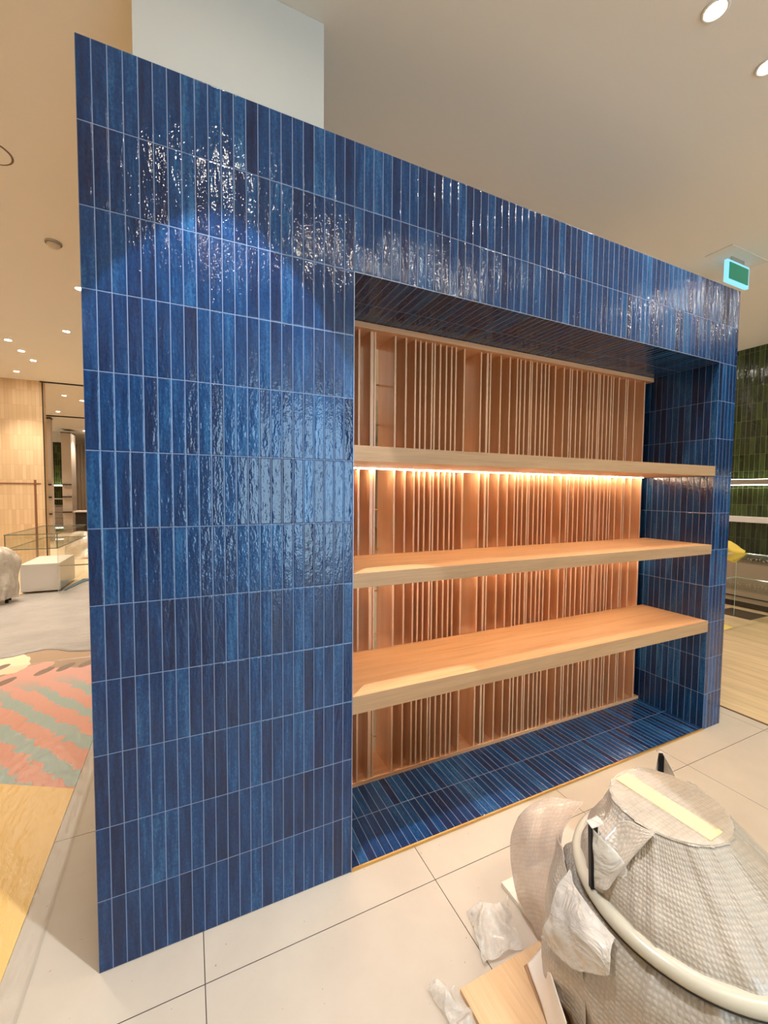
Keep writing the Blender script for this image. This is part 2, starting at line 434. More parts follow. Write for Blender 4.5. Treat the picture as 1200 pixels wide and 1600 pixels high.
# ---------------------------------------------------------------- shelves with LED strips below their back edge
SH = [(1.75, 1.815, 'upper wooden shelf of the niche with a glowing light strip beneath'),
      (1.225, 1.287, 'middle wooden shelf of the niche'),
      (.690, .766, 'lowest and broadest-looking wooden shelf of the niche')]
for z0, z1, lab in SH:
    t = empty('wooden_shelf', ((XA+XB)/2, .2, z0)); tag(t, lab, 'shelf', 'wooden shelves in the tiled niche')
    o = box('shelf_board', (XA+.0015, -.001, z0), (XB-.0015, .452, z1), OAKX, t, .0015); o.location -= t.location
    e = box('shaded_front_face', (XA+.0015, -.0035, z0), (XB-.0015, -.001, z1), SHADEDF, t, .0005); e.location -= t.location  # thin front layer carrying the painted shade
    s = box('light_strip', (XA+.01, .445, z0-.0045), (3.43, .4505, z0-.0005), LEDM, t); s.location -= t.location

# ================================================================ CEILING FIXTURES
def downlight_proto():
    t = empty('downlight', (0, 0, H_CEIL))
    lathe('trim_ring', [(.036, .0), (.052, -.001), (.054, -.004), (.050, -.007), (.040, -.006), (.036, -.002)], PLASTW, t)
    lathe('lens', [(.0365, -.0015), (.02, -.0022), (.001, -.0025)], LENS, t, cap1=True)
    return t
proto = downlight_proto()
spots = bpy.data.lights.new('downlight_beam', 'SPOT'); spots.energy = SPOT_W; spots.color = WARM
spots.spot_size = math.radians(92); spots.spot_blend = .75; spots.shadow_soft_size = .035
narrow = bpy.data.lights.new('downlight_narrow_beam', 'SPOT'); narrow.energy = 340; narrow.color = (.80, .88, 1.0)
narrow.spot_size = math.radians(45.2); narrow.spot_blend = .03; narrow.shadow_soft_size = .012
G = 'ceiling downlights'
DL = [  # x, y, label
 (2.463, -.429, 'large round ceiling downlight at the top edge of the photo'),
 (2.985, -.404, 'round ceiling downlight cut by the right edge of the photo'),
 (-.745, 4.02, 'small bright downlight peeking past the left edge of the blue tiled wall'),
 (-2.07, 6.40, 'nearest of the three downlights in a diagonal row, far left ceiling'),
 (-2.067, 6.93, 'middle of the three downlights in a diagonal row, far left ceiling'),
 (-2.06, 7.47, 'farthest of the three downlights in a diagonal row, far left ceiling'),
 (-2.57, 8.45, 'single downlight just in front of the pale strip-clad wall'),
 (-2.30, 10.52, 'distant downlight right behind the dark ceiling line, far left'),
 (-2.05, 11.0, 'distant downlight half hidden by the blue wall edge, far left'),
 (-3.02, 11.85, 'distant downlight beside the corner of the strip-clad wall'),
 (-3.0, 13.1, 'distant downlight before the second dark ceiling line'),
 (-3.2, 17.5, 'farthest tiny downlight above the grey columns')]
OFF = [(.465, -1.6, 0), (.50, -2.6, .2), (1.38, -2.11, .3), (2.006, -2.1, .45), (2.68, -2.14, .8), (3.05, -2.14, .8), (5.2, -1.39, 1), (5.75, -1.32, 1), (6.5, -1.5, 1),
       (1.6, -6.9, 1), (2.2, -6.9, 1), (2.8, -6.9, 1), (3.4, -6.9, 1), (-2.4, -1.4, .7), (-1.35, 2.2, 2.1), (-3.6, 4.4, 3.6), (-4.2, .4, 3.2), (2.5, -4.6, 1), (5.5, -4.6, 1), (-1.5, -4.6, 1),  # after the rear row: unseen lamps added to brighten the room
       (6.4, 2.4, 1.6), (6.2, 6.0, 1.6), (4.9, 3.4, 1.6), (2.0, 4.5, 1.6), (-5, 7.6, 3), (-4.0, 11.6, 3), (-1.2, 5.6, 2.4), (1, 9, 2), (-2.0, 15.0, 3), (-5, 16.5, 3)]
LIT = {0: .55, 1: .55, 2: 1.8, 3: 1.6, 4: 0, 5: 1.6, 6: 2, 7: 2, 8: 0, 9: 2, 10: 0, 11: 2}
first = True
def put_downlight(x, y, lab, grp, power):
    global first
    if first: t = proto; first = False
    else:
        t = proto.copy(); COL.objects.link(t)
        for ch in proto.children:
            if ch.type == 'MESH':
                c = ch.copy(); COL.objects.link(c); c.parent = t
    t.location = (x, y, H_CEIL); tag(t, lab, 'downlight', grp)
    if power:
        b = bpy.data.objects.new('beam', spots if power == 1 else (narrow if power == 'n' else spots.copy()))
        if power not in (1, 'n'): b.data.energy = SPOT_W*power
        COL.objects.link(b); b.parent = t; b.location = (0, 0, -.012)
for i, (x, y, lab) in enumerate(DL): put_downlight(x, y, lab, G, LIT[i])
put_downlight(.42, -.50, 'ceiling downlight that throws the arched pool of light onto the left pier', G, 'n')
for x, y, k in OFF: put_downlight(x, y, 'unseen ceiling downlight placed to light the room', 'unseen ceiling downlights placed to light the room', k)

# exit sign hanging below the ceiling
t = empty('exit_sign', (4.905, .60, 3.556)); tag(t, 'small green illuminated sign with a pale blue glowing frame under the ceiling at right', 'sign')
def rel(t, o): o.location -= t.location; return o
rel(t, box('sign_frame', (4.722, .592, 3.556), (5.088, .622, 3.752), emis('sign_edge_glow', (.30, .78, 1.0), 1.15), t, .004))
gp = N('green_sign_panel'); gp.set(color=srgb(10, 100, 80), emis=srgb(8, 120, 92), es=.75, rough=.25)
rel(t, box('green_panel', (4.748, .586, 3.582), (5.062, .5925, 3.728), gp.m, t, .002))
rel(t, box('ceiling_bracket', (4.80, .598, 3.75), (5.01, .612, 3.7995), STEEL, t))
rel(t, box('ceiling_plate', (4.60, .50, 3.793), (5.21, .72, 3.7995), PAINTW, t, .002))

# smoke detector and ceiling loudspeaker
t = empty('smoke_detector', (-.755, 3.09, 3.8)); tag(t, 'white domed smoke detector on the ceiling left of the blue tiled wall', 'smoke detector')
lathe('base', [(.001, -.001), (.062, -.001), (.064, -.012), (.060, -.018)], plain('detector_body', srgb(196, 182, 164), .5), t, 32)
lathe('sensor_dome', [(.052, -.018), (.050, -.032), (.036, -.046), (.001, -.050)], plain('detector_dome', srgb(206, 194, 176), .5), t, 32)
t = empty('ceiling_loudspeaker', (-.845, 2.03, 3.8)); tag(t, 'round flush ceiling loudspeaker cut by the left edge of the photo', 'loudspeaker')
lathe('bezel', [(.112, -.0005), (.121, -.004), (.125, -.0005)], plain('bezel_shadow', srgb(120, 100, 80), .6), t, 48)
lathe('grille', [(.001, -.003), (.112, -.003)], PAINT, t, 48)

# ================================================================ LEFT BACKGROUND
# patterned carpet
cm = N('patterned_carpet'); ob_ = cm.obj(); cx_, cy_, _z = cm.sep(ob_)
nz = cm.noise(ob_, 9, 3, .6); nj = cm.noise(cm.mapping(ob_, (1, 1, 1), rot=(0, 0, .9)), 22, 2, .6)
s_ = cm.math('ADD', cm.math('MULTIPLY', cx_, .80), cm.math('MULTIPLY', cy_, .60))
s_ = cm.math('ADD', s_, cm.math('MULTIPLY', cm.math('SUBTRACT', nz, .5), .10))
s_ = cm.math('ADD', s_, cm.math('MULTIPLY', cm.math('SUBTRACT', nj, .5), .10))
wv = cm.math('SINE', cm.math('MULTIPLY', cm.math('SUBTRACT', s_, .01), 2*math.pi/.205))
brk = cm.noise(cm.mapping(ob_, (1, 1, 1), loc=(3, 1, 0)), 3.4, 2, .5)
mint = cm.smooth(cm.math('ADD', wv, cm.math('MULTIPLY', cm.math('SUBTRACT', brk, .45), 2.6)),   .30, .38)
mint = cm.math('MULTIPLY', mint, cm.math('SUBTRACT', 1.0, cm.smooth(cy_, 2.45, 2.9)))
pink = cm.mix(cm.smooth(cy_, 1.6, 3.0), srgb(230, 160, 134), srgb(230, 172, 156))
c1 = cm.mix(mint, pink, srgb(168, 186, 176))
yl = cm.math('ADD', cm.math('MULTIPLY', cm.math('ADD', cx_, .257), .57), cy_)
c1 = cm.mix(cm.math('GREATER_THAN', yl, 1.066), srgb(250, 204, 118), c1)
# brown band with dark ovals behind the pink zone
wob = cm.math('ADD', cy_, cm.math('MULTIPLY', cm.math('SUBTRACT', cm.noise(ob_, 2.6, 2, .5), .5), .9))
c1 = cm.mix(cm.math('GREATER_THAN', wob, 3.03), c1, srgb(176, 148, 122))
def oval(px, py, a, b, rot, c, colr):
    dx = cm.math('SUBTRACT', cx_, px); dy = cm.math('SUBTRACT', cy_, py)
    ca, sa = math.cos(rot), math.sin(rot)
    u = cm.math('ADD', cm.math('MULTIPLY', dx, ca/a), cm.math('MULTIPLY', dy, sa/a))
    v = cm.math('ADD', cm.math('MULTIPLY', dx, -sa/b), cm.math('MULTIPLY', dy, ca/b))
    r = cm.math('ADD', cm.math('MULTIPLY', u, u), cm.math('MULTIPLY', v, v))
    r = cm.math('ADD', r, cm.math('MULTIPLY', cm.math('SUBTRACT', nz, .5), 1.0))
    return cm.mix(cm.math('LESS_THAN', r, 1.0), c, colr)
c1 = oval(-1.24, 3.30, .16, .30, .35, c1, srgb(250, 222, 186))
for (px, py) in ((-.88, 2.97), (-.735, 3.0), (-.575, 3.02), (-1.12, 2.83), (-1.27, 3.2)):
    c1 = oval(px, py, .045, .10, -.5, c1, srgb(140, 118, 102))
cm.set(color=c1, rough=.85); cm.bump(cm.math('MULTIPLY', cm.noise(ob_, 300, 2, .5), .001))
cp = box('patterned_carpet', (X0+.02, -4.0, 0), (-.287, 6.2, .006), cm.m)
tag(cp, 'yellow, coral pink and mint patterned carpet on the floor left of the blue wall', 'carpet')
# protective clear film over the carpet edge
fs = N('clear_floor_film'); ob_ = fs.obj()
gl = fs.n('ShaderNodeBsdfGlossy'); gl.inputs['Roughness'].default_value = .22; tr = fs.n('ShaderNodeBsdfTransparent'); mx = fs.n('ShaderNodeMixShader')
bp = fs.n('ShaderNodeBump'); bp.inputs['Distance'].default_value = 1; fs.l(fs.math('MULTIPLY', fs.noise(fs.mapping(ob_, (4, 1.6, 1)), 6, 4, .6), .006), bp.inputs['Height'])
fs.l(bp.outputs[0], gl.inputs['Normal'])
mx.inputs[0].default_value = .07; fs.l(tr.outputs[0], mx.inputs[1]); fs.l(gl.outputs[0], mx.inputs[2]); fs.l(mx.outputs[0], fs.out.inputs[0])
pf_ = sheet('protective_film', [[(-3.0, -3.2, .010), (-3.0, .4, .010), (-3.0, 3.2, .010)], [(-.9, -3.2, .010), (-.9, .4, .010), (-.9, 3.2, .010)], [(-.21, -3.2, .009), (-.20, .2, .009), (-.25, 3.2, .010)]], fs.m, None, 40, 70, .003, 7, 3, .0006, zmin=.0072)
tag(pf_, 'clear plastic film spread over the patterned carpet and its edge', 'plastic film')
# grey drop sheet with creases
dm = N('grey_drop_sheet'); ob_ = dm.obj()
dm.set(color=dm.ramp(dm.noise(ob_, 2.0, 5, .6), [(.3, srgb(158, 150, 143)), (.7, srgb(180, 172, 165))]), rough=.38)
dm.bump(dm.math('ADD', dm.math('MULTIPLY', dm.noise(dm.mapping(ob_, (.8, 3.5, 1), rot=(0, 0, .35)), 5, 5, .6, .8), .02), dm.math('MULTIPLY', dm.noise(ob_, 30, 3, .6), .002)))
bm = bmesh.new(); vv = {}
xs = [-6.2+.11*i for i in range(58)]; ys = [3.25+.11*i for i in range(37)]
def near_edge(x): return 3.42+.12*math.sin(x*4.2)+.05*math.sin(x*11)+(.0 if x < -.8 else .03)
for i, x in enumerate(xs):
    for j in range(37):
        y0 = near_edge(x); y1 = 6.46 if x < -1.55 else 7.2
        y = y0+(y1-y0)*j/36
        vv[i, j] = bm.verts.new((x, y, .0105+.007*max(0, noise.noise(Vector((x*1.3, y*4, 0))))))
for i in range(57):
    for j in range(36):
        if xs[i] < -.18-.11: bm.faces.new((vv[i, j], vv[i+1, j], vv[i+1, j+1], vv[i, j+1]))
ds = finish('drop_sheet', bm, dm.m, None, True); md = ds.modifiers.new('t', 'SOLIDIFY'); md.thickness = .0015
tag(ds, 'creased grey protective drop sheet on the floor in front of the white pedestal', 'drop sheet')
bl = sheet('blue_film_strip', [[(-1.515, 6.47, .022), (-1.47, 7.0, .022), (-1.43, 7.40, .022)], [(-1.48, 6.47, .022), (-1.40, 6.95, .022), (-1.30, 7.36, .022)]], plain('blue_film', srgb(86, 120, 140), .3), None, 6, 14, .002, 8, 1, .001)
tag(bl, 'strip of blue protective film on the floor beside the white pedestal', 'film strip')
# pedestal with glass case
t = empty('glass_display_table', (-1.84, 6.9, .02)); tag(t, 'glass display table on clear glass side panels standing over the white pedestal', 'display table')
tl = t.location
def gb(name, a, b, mat=GLASS): o = box(name, a, b, mat, t); o.location -= t.location; return o
def gframe(name, z, m, r=.005):
    bm = bmesh.new()
    a, b, c, d = (-2.155, 6.27, z), (-1.525, 6.27, z), (-1.5, 8.09, z), (-2.13, 8.09, z)
    for p, q in ((a, b), (b, c), (c, d), (d, a)): add_tube(bm, Vector(p)-tl, Vector(q)-tl, r, 6)
    return finish(name, bm, m, t)
gb('glass_top', (-2.155, 6.27, .932), (-1.525, 8.09, .942))
gb('glass_tray', (-2.15, 6.275, .712), (-1.53, 8.085, .720))
gb('glass_side_panel', (-1.533, 6.272, .02), (-1.527, 8.088, .93)); gb('glass_side_panel', (-2.153, 6.272, .02), (-2.147, 8.088, .93))
gb('glass_front_panel', (-2.147, 6.270, .72), (-1.533, 6.276, .93))
gframe('glass_edge', .937, GEDGE, .0065); gframe('glass_edge', .716, GEDGE, .0065)
GCL = plain('glass_corner_light', srgb(220, 224, 214), .2)
for p in ((-1.53, 6.272), (-2.15, 6.272)):
    bm = bmesh.new(); add_tube(bm, Vector((*p, .716))-tl, Vector((*p, .937))-tl, .007, 6); finish('case_corner', bm, GEDGE, t)
    bm = bmesh.new(); add_tube(bm, Vector((*p, .02))-tl, Vector((*p, .716))-tl, .0025, 6); finish('panel_corner', bm, GCL, t)
pd = empty('white_pedestal', (-1.80, 6.94, .02)); tag(pd, 'low white box pedestal standing on the grey drop sheet under the glass table', 'pedestal')
rel(pd, box('pedestal_body', (-2.05, 6.486, .03), (-1.555, 7.43, .455), WHITE, pd, .003))
rel(pd, box('plinth', (-2.03, 6.50, .02), (-1.575, 7.41, .03), DARK, pd))
# plastic-wrapped stool at the far left edge
t = empty('wrapped_chair', (-2.13, 5.93, .022)); tag(t, 'small chair shrouded in crumpled clear plastic at the left edge, before the glass table', 'wrapped chair')
tl = t.location
BAG = film('plastic_bag', srgb(206, 194, 178), .9, 0, .2, .03)
bm = bmesh.new()
n = 40; rows = [(.20, .06), (.23, .2), (.25, .32), (.20, .45), (.23, .55), (.20, .68), (.15, .76), (.04, .79)]
rg = []
for k, (r, z) in enumerate(rows):
    ring = []
    for i in range(n):
        a = 2*math.pi*i/n; q = Vector((math.cos(a)*2.2, math.sin(a)*2.2, z*5)); rr = r*(1+.34*noise.noise(q)+.22*noise.noise(q*2.7))
        ring.append(bm.verts.new((-.02+rr*math.cos(a), rr*math.sin(a), z+.02*noise.noise(q*2))))
    rg.append(ring)
for a, b in zip(rg, rg[1:]):
    for i in range(n): bm.faces.new((a[i], a[(i+1) % n], b[(i+1) % n], b[i]))
bm.faces.new(rg[-1])
o = finish('plastic_shroud', bm, BAG, t, True); o.modifiers.new('s', 'SUBSURF').levels = 1
for (dx, dy) in ((.10, -.05), (.08, .12), (-.12, -.05), (-.1, .12)):
    lathe('leg', [(.022, 0), (.020, .1), (.018, .18)], BLACKM, t, 12, (dx, dy, 0), True, True)
# brown tape strips on the clad wall
tp = empty('wall_tape', (-2.53, 9.14, .2)); tag(tp, 'brown tape forming a T-shaped line on the pale strip-clad wall', 'tape')
rel(tp, box('vertical_strip', (-2.548, 9.143, .02), (-2.508, 9.149, 1.80), DTAPE, tp))
rel(tp, box('horizontal_strip', (-6.5, 9.140, 1.712), (-2.43, 9.1425, 1.735), DTAPE, tp))
# columns in the room beyond
COLM = plain('beige_column', srgb(206, 190, 174), .7); COLD = plain('column_side', srgb(176, 160, 142), .7)
def column(x0, x1, y0, y1, zt, lab, shelves):
    t = empty('square_column', ((x0+x1)/2, (y0+y1)/2, 0)); tag(t, lab, 'column', 'grey columns in the room beyond')
    rel(t, box('shaft', (x0, y0, .003), (x1, y1, zt), COLM, t, .004))
    rel(t, box('dark_capital', (x0-.01, y0-.01, zt-.03), (x1+.01, y1+.01, zt), DARK, t))
    for z in shelves: rel(t, box('shelf_band', (x0+.002, y0-.05, z-.025), (x1-.01, y0, z+.015), DARK, t))
    return t
column(-3.71, -3.47, 14.3, 14.5, 3.77, 'nearer pale grey column with dark bands, just right of the strip-clad wall', (1.75, 1.36, .85))
column(-3.86, -3.57, 17.2, 17.9, 3.68, 'farther pale grey column with dark bands, behind the nearer one', (1.78, 1.33, .77))
# green tile strip between them + drawers
gu = empty('shelving_bay', (-4.1, 18.5, 0)); tag(gu, 'narrow dark green tiled shelving bay seen between the two grey columns', 'shelving')
bm = bmesh.new(); uvl = bm.loops.layers.uv.new('uv')
uvface(bm, uvl, [(-4.5, 18.3, 1.0), (-3.7, 18.3, 1.0), (-3.7, 18.3, 3.4), (-4.5, 18.3, 3.4)], [(0, 0), (12, 0), (12, 9.6), (0, 9.6)])
g2 = finish('green_tile_back', bm, GREEN, gu); rel(gu, g2); md = g2.modifiers.new('t', 'SOLIDIFY'); md.thickness = .02
rel(gu, box('upper_panel', (-4.5, 18.28, 3.4), (-3.7, 18.32, 3.79), PAINTW, gu))
rel(gu, box('light_strip', (-4.5, 18.1, 1.74), (-3.7, 18.28, 1.76), LEDG, gu))
rel(gu, box('shelf', (-4.5, 18.0, 1.22), (-3.7, 18.29, 1.25), WHITE, gu))
rel(gu, box('shelf', (-4.5, 18.0, 1.70), (-3.7, 18.29, 1.735), WHITE, gu))
for k in range(4): rel(gu, box('drawer', (-4.5, 18.02, .06+.22*k), (-3.7, 18.3, .27+.22*k), GREYM, gu, .003))
# pale curtain-like panel wall at the right of the far room
cu_ = empty('draped_panel', (-3.4, 20, 0)); tag(cu_, 'pale draped panel at the far end beside the blue wall edge', 'curtain')
bm = bmesh.new(); P = []
for i in range(90):
    x = -4.0+1.6*i/89; y = 20+.05*math.sin(i*.9)+.03*math.sin(i*2.3); P.append((bm.verts.new((x, y, .05)), bm.verts.new((x, y, 3.5))))
for a, b in zip(P, P[1:]): bm.faces.new((a[0], b[0], b[1], a[1]))
o = finish('drape', bm, plain('pale_drape', srgb(226, 208, 188), .9), cu_, True); rel(cu_, o); md = o.modifiers.new('t', 'SOLIDIFY'); md.thickness = .004
# far counter
ct = empty('far_counter', (-3.0, 16.5, 0)); tag(ct, 'dark open counter with a white top in the far room beside the blue wall edge', 'counter')
rel(ct, box('counter_top', (-3.35, 16.2, .80), (-2.3, 16.9, .84), WHITE, ct)); rel(ct, box('counter_body', (-3.3, 16.25, .05), (-2.35, 16.85, .80), DARK, ct))
# crumpled white wrapping seen through the glass
wp = sheet('crumpled_wrapping', [[(-2.30, 10.2, .01), (-2.3, 10.6, .45), (-2.25, 11.2, .05)], [(-2.05, 10.1, .01), (-2.05, 10.5, .62), (-2.0, 11.2, .1)], [(-1.85, 10.1, .01), (-1.8, 10.5, .50), (-1.8, 11.2, .1)], [(-1.62, 10.1, .01), (-1.6, 10.5, .3), (-1.6, 11.2, .02)]], film('white_plastic_heap', srgb(238, 226, 206), 1.0, 0, .3, .03), None, 26, 26, .07, 5, 5, .003, zmin=.006)
tag(wp, 'heap of crumpled white plastic wrapping on the floor behind the glass table', 'wrapping')

# ================================================================ RIGHT BACKGROUND
def rshelf(z0, z1, lab, led):
    t = empty('wall_shelf', (7.74, 4, z0)); tag(t, lab, 'shelf', 'shelves on the green tiled wall')
    rel(t, box('board', (7.60, -3.5, z0), (7.878, 11, z1), GREYM if led else WHITE, t, .002))
    if led:
        rel(t, box('light_strip', (7.80, -3.5, z0-.012), (7.83, 11, z0-.001), LEDG, t))
        rel(t, box('light_strip', (7.80, -3.5, z1+.001), (7.82, 11, z1+.01), LEDG, t))
rshelf(1.775, 1.845, 'upper grey shelf with light strips on the green tiled wall', True)
rshelf(1.225, 1.30, 'lower pale shelf on the green tiled wall', False)
t = empty('base_cabinet', (7.6, 4, .08)); tag(t, 'long low grey-brown cabinet run under the green tiled wall', 'cabinet')
rel(t, box('body', (7.46, -3.5, .09), (7.878, 11, .70), plain('taupe_laminate', srgb(168, 148, 128), .5), t, .003))
rel(t, box('toe_kick', (7.50, -3.5, .004), (7.878, 11, .09), DARK, t))
rel(t, box('cover_rail', (7.45, -3.5, .155), (7.459, 11, .17), DARK, t))
mt = N('mosaic_top'); ob_ = mt.obj(); v_ = mt.n('ShaderNodeTexVoronoi'); mt.l(ob_, v_.inputs['Vector']); v_.inputs['Scale'].default_value = 30
mt.set(color=mt.mix(mt.smooth(v_.outputs['Distance'], .25, .5), srgb(236, 226, 206), srgb(90, 76, 62)), rough=.3)
rel(t, box('worktop', (7.44, -3.5, .70), (7.878, 11, .735), mt.m, t, .002))
t = empty('glass_counter', (6.4, 1.0, .004)); tag(t, 'glass-fronted display counter before the green tiled wall at the right edge', 'glass counter')
rel(t, box('glass_top', (6.0, -2.4, .845), (6.9, 1.40, .862), GLASS, t)); rel(t, box('glass_shelf', (6.0, -2.4, .52), (6.9, 1.40, .535), GLASS, t))
rel(t, box('glass_side', (6.80, 1.39, .004), (6.9, 1.40, .845), GLASS, t))
rel(t, box('glass_back', (6.89, -2.4, .004), (6.9, 1.39, .845), GLASS, t))
tl = t.location; bm = bmesh.new()
for z, r in ((.853, .010), (.528, .006)):
    pts = [(6.0, -2.4, z), (6.0, 1.40, z), (6.9, 1.40, z), (6.9, -2.4, z)]
    for p, q in zip(pts[1:], pts[2:]): add_tube(bm, Vector(p)-tl, Vector(q)-tl, r, 6)
add_tube(bm, Vector((6.9, 1.40, .006))-tl, Vector((6.9, 1.40, .845))-tl, .003, 6)
finish('glass_edge', bm, GEDGEL, t)
yc = sheet('yellow_cloth', [[(6.84, 1.62, .97), (6.86, 1.60, .90), (6.84, 1.58, .80)], [(6.90, 1.50, 1.0), (6.80, 1.49, .92), (6.86, 1.47, .74)], [(6.90, 1.41, .955), (6.78, 1.40, .88), (6.86, 1.39, .73)], [(6.88, 1.30, .885), (6.84, 1.29, .872), (6.88, 1.28, .866)]], YCLOTH, None, 16, 16, .012, 12, 2, .004)
tag(yc, 'crumpled yellow cleaning cloth on the glass counter beside the right edge of the blue wall', 'cloth')
dk = box('floor_sheet', (6.86, 1.20, .0045), (7.30, 1.62, .010), plain('dark_sheet', srgb(74, 62, 54), .35)); tag(dk, 'dark grey sheet lying on the floor below the glass counter', 'sheet')
ysh = sheet('yellow_paper', [[(5.9, 1.10, .006), (5.9, 1.35, .006)], [(6.3, 1.12, .006), (6.4, 1.3, .006)]], plain('yellow_paper', srgb(240, 206, 120), .7), None, 6, 6, .0004, 5, 1, .001); tag(ysh, 'piece of yellow paper on the floor beside the right pier', 'paper')

# ================================================================ FOREGROUND: wrapped stool on its packing
CX, CY = 1.608, -.93
ply = empty('plywood_sheet', (1.4, -.9, 0)); tag(ply, 'pale plywood board on the floor under the bubble-wrapped stool', 'board')
rel(ply, box('board', (1.071, -1.32, 0), (1.9, -.553, .017), PLYX, ply, .001))
fb = box('foam_board', (1.444, -.552, 0), (2.06, -.318, .018), FOAM, None, .002); tag(fb, 'white foam board on the floor behind the plywood board', 'foam board')
cb = sheet('card_sheet', [[(1.305, -.592, .0185), (1.262, -.72, .019), (1.215, -.86, .02)], [(1.45, -.585, .0185), (1.40, -.72, .019), (1.36, -.86, .02)]], plain('brown_card', srgb(176, 132, 92), .8), None, 8, 10, .0004, 5, 1, .0015)
tag(cb, 'brown card sheet on the plywood board, partly under white packing foam', 'card')
pk = sheet('packing_foam_sheet', [[(1.315, -.600, .030), (1.270, -.70, .034), (1.205, -.84, .03)], [(1.39, -.60, .08), (1.290, -.70, .10), (1.212, -.84, .10)], [(1.44, -.565, .14), (1.305, -.68, .17), (1.218, -.84, .17)]], plain('white_packing_foam', srgb(240, 226, 208), .75), None, 14, 14, .003, 10, 4, .002)
tag(pk, 'thin white packing foam sheet folded up against the base of the wrapped stool', 'packing sheet')
st = empty('wrapped_stool', (CX, CY, .018)); tag(st, 'large upturned stool in bubble wrap with a cream rim and black metal legs', 'stool')
S = Vector(st.location)
def wrapped_lathe(name, prof, mat, n=150, sub=1, amp=.008, fr=6, seed=0, uvs=70, cap=True, center=(CX, CY), pinch=None, lean=(0, 0)):
    bm = bmesh.new(); uvl = bm.loops.layers.uv.new('uv'); rings = []; L = 0; last = None
    PR = []
    m = 56
    for k in range(m+1):
        p = catmull([Vector((r, z, 0)) for r, z in prof], k/m) if len(prof) > 2 else Vector((prof[0][0]*(1-k/m)+prof[1][0]*k/m, prof[0][1]*(1-k/m)+prof[1][1]*k/m, 0))
        if last is not None: L += (p-last).length
        last = p; PR.append((p.x, p.y, L))
    rm = max(p[0] for p in PR)
    for r, z, L in PR:
        ring = []
        for i in range(n):
            a = 2*math.pi*i/n; c = Vector((math.cos(a)*r, math.sin(a)*r, z)); q = c*fr+Vector((seed*5, seed*2, seed))
            dr = amp*(noise.noise(q)+.5*noise.noise(q*2.3))
            dr += amp*.8*(1-min(1, abs(noise.noise(Vector((math.cos(a)*3.1, math.sin(a)*3.1, z*1.2+seed))))*5))
            if pinch: dr += pinch(a, z)
            w = 1 if r > .03 else r/.03
            k_ = min(1, max(0, (z-.505)/.19)); ex, ey = lean[0]*k_, lean[1]*k_
            if r < .14: dr *= .15
            ring.append(bm.verts.new((ex+center[0]-CX+(r+dr*w)*math.cos(a), ey+center[1]-CY+(r+dr*w)*math.sin(a), z-.018+.4*dr)))
        rings.append((ring, L))
    for (a, la), (b, lb) in zip(rings, rings[1:]):
        for i in range(n):
            f = bm.faces.new((a[i], a[(i+1) % n], b[(i+1) % n], b[i]))
            us = [(i/n, la), ((i+1)/n, la), ((i+1)/n, lb), (i/n, lb)]
            for lp, (uu, vv_) in zip(f.loops, us): lp[uvl].uv = (uu*2*math.pi*rm*uvs, vv_*uvs)
    if cap: bm.faces.new(rings[-1][0])
    me = bpy.data.meshes.new(name); bmesh.ops.recalc_face_normals(bm, faces=bm.faces); bm.to_mesh(me); bm.free()
    me.polygons.foreach_set('use_smooth', [True]*len(me.polygons))
    return link(name, me, mat, st)
# lower drum, swathed in bubble wrap
wrapped_lathe('drum_wrap', [(.325, .026), (.345, .08), (.35, .2), (.345, .32), (.335, .41), (.29, .468)], BUBBLE, amp=.014, fr=5, seed=1, uvs=75, cap=False)
# cream ring (seat edge) with its shadow gap
bm = bmesh.new(); prof = [(.283, .474), (.300, .470), (.312, .474), (.3175, .485), (.315, .497), (.306, .505), (.292, .509), (.283, .506)]
add_lathe(bm, [(r, z-.018) for r, z in prof], 120); finish('seat_rim', bm, CREAM, st, True)
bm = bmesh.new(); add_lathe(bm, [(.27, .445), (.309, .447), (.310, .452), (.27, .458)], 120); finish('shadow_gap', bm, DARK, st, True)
bm = bmesh.new(); rr = add_lathe(bm, [(.001, .485), (.29, .488)], 64); finish('seat_underside', bm, CREAM, st, True)
# conical base, wrapped: bulging from the rim to the round top face
LEGA = [math.radians(160.7), math.radians(46), math.radians(282)]
def tent(a, z):
    s = 0
    for la in LEGA:
        d = abs((a-la+math.pi) % (2*math.pi)-math.pi)
        s += .05*math.exp(-(d/.22)**2)*math.exp(-((z-.60)/.06)**2)
    return s
wrapped_lathe('cone_wrap', [(.287, .505), (.272, .535), (.235, .58), (.195, .63), (.165, .672), (.152, .690), (.140, .697), (.002, .699)], BUBBLE, amp=.009, fr=7, seed=3, uvs=95, cap=False, center=(CX, CY), pinch=tent, lean=(-.018, .062))
TOPF = film('top_film', srgb(226, 210, 190), .50, .0006, .22, .004, 1.0)
bm = bmesh.new(); uvl = bm.loops.layers.uv.new('uv'); R0 = 0.150; ringp = []
for k in range(13):
    r = .0015+R0*k/12
    ringp.append([bm.verts.new((r*math.cos(2*math.pi*i/72)-.018, r*math.sin(2*math.pi*i/72)+.062, .6925-.018+.004*noise.noise(Vector((r*math.cos(2*math.pi*i/72)*14, r*math.sin(2*math.pi*i/72)*14, 3)))-(.006*(k/12)**4)+.012)) for i in range(72)])
for a, b in zip(ringp, ringp[1:]):
    for i in range(72):
        f = bm.faces.new((a[i], a[(i+1) % 72], b[(i+1) % 72], b[i]))
        for lp in f.loops: lp[uvl].uv = (lp.vert.co.x*80, lp.vert.co.y*80)
finish('top_film', bm, TOPF, st, True)
# pale yellow strip lying under the top film
yo = box('yellow_strip', (-.134, -.031, .6825), (.134, .031, .6855), plain('pale_yellow', srgb(252, 222, 150), .8), st, .001)
yo.location = (-.036, .062, 0); yo.rotation_euler = (0, 0, math.radians(92))
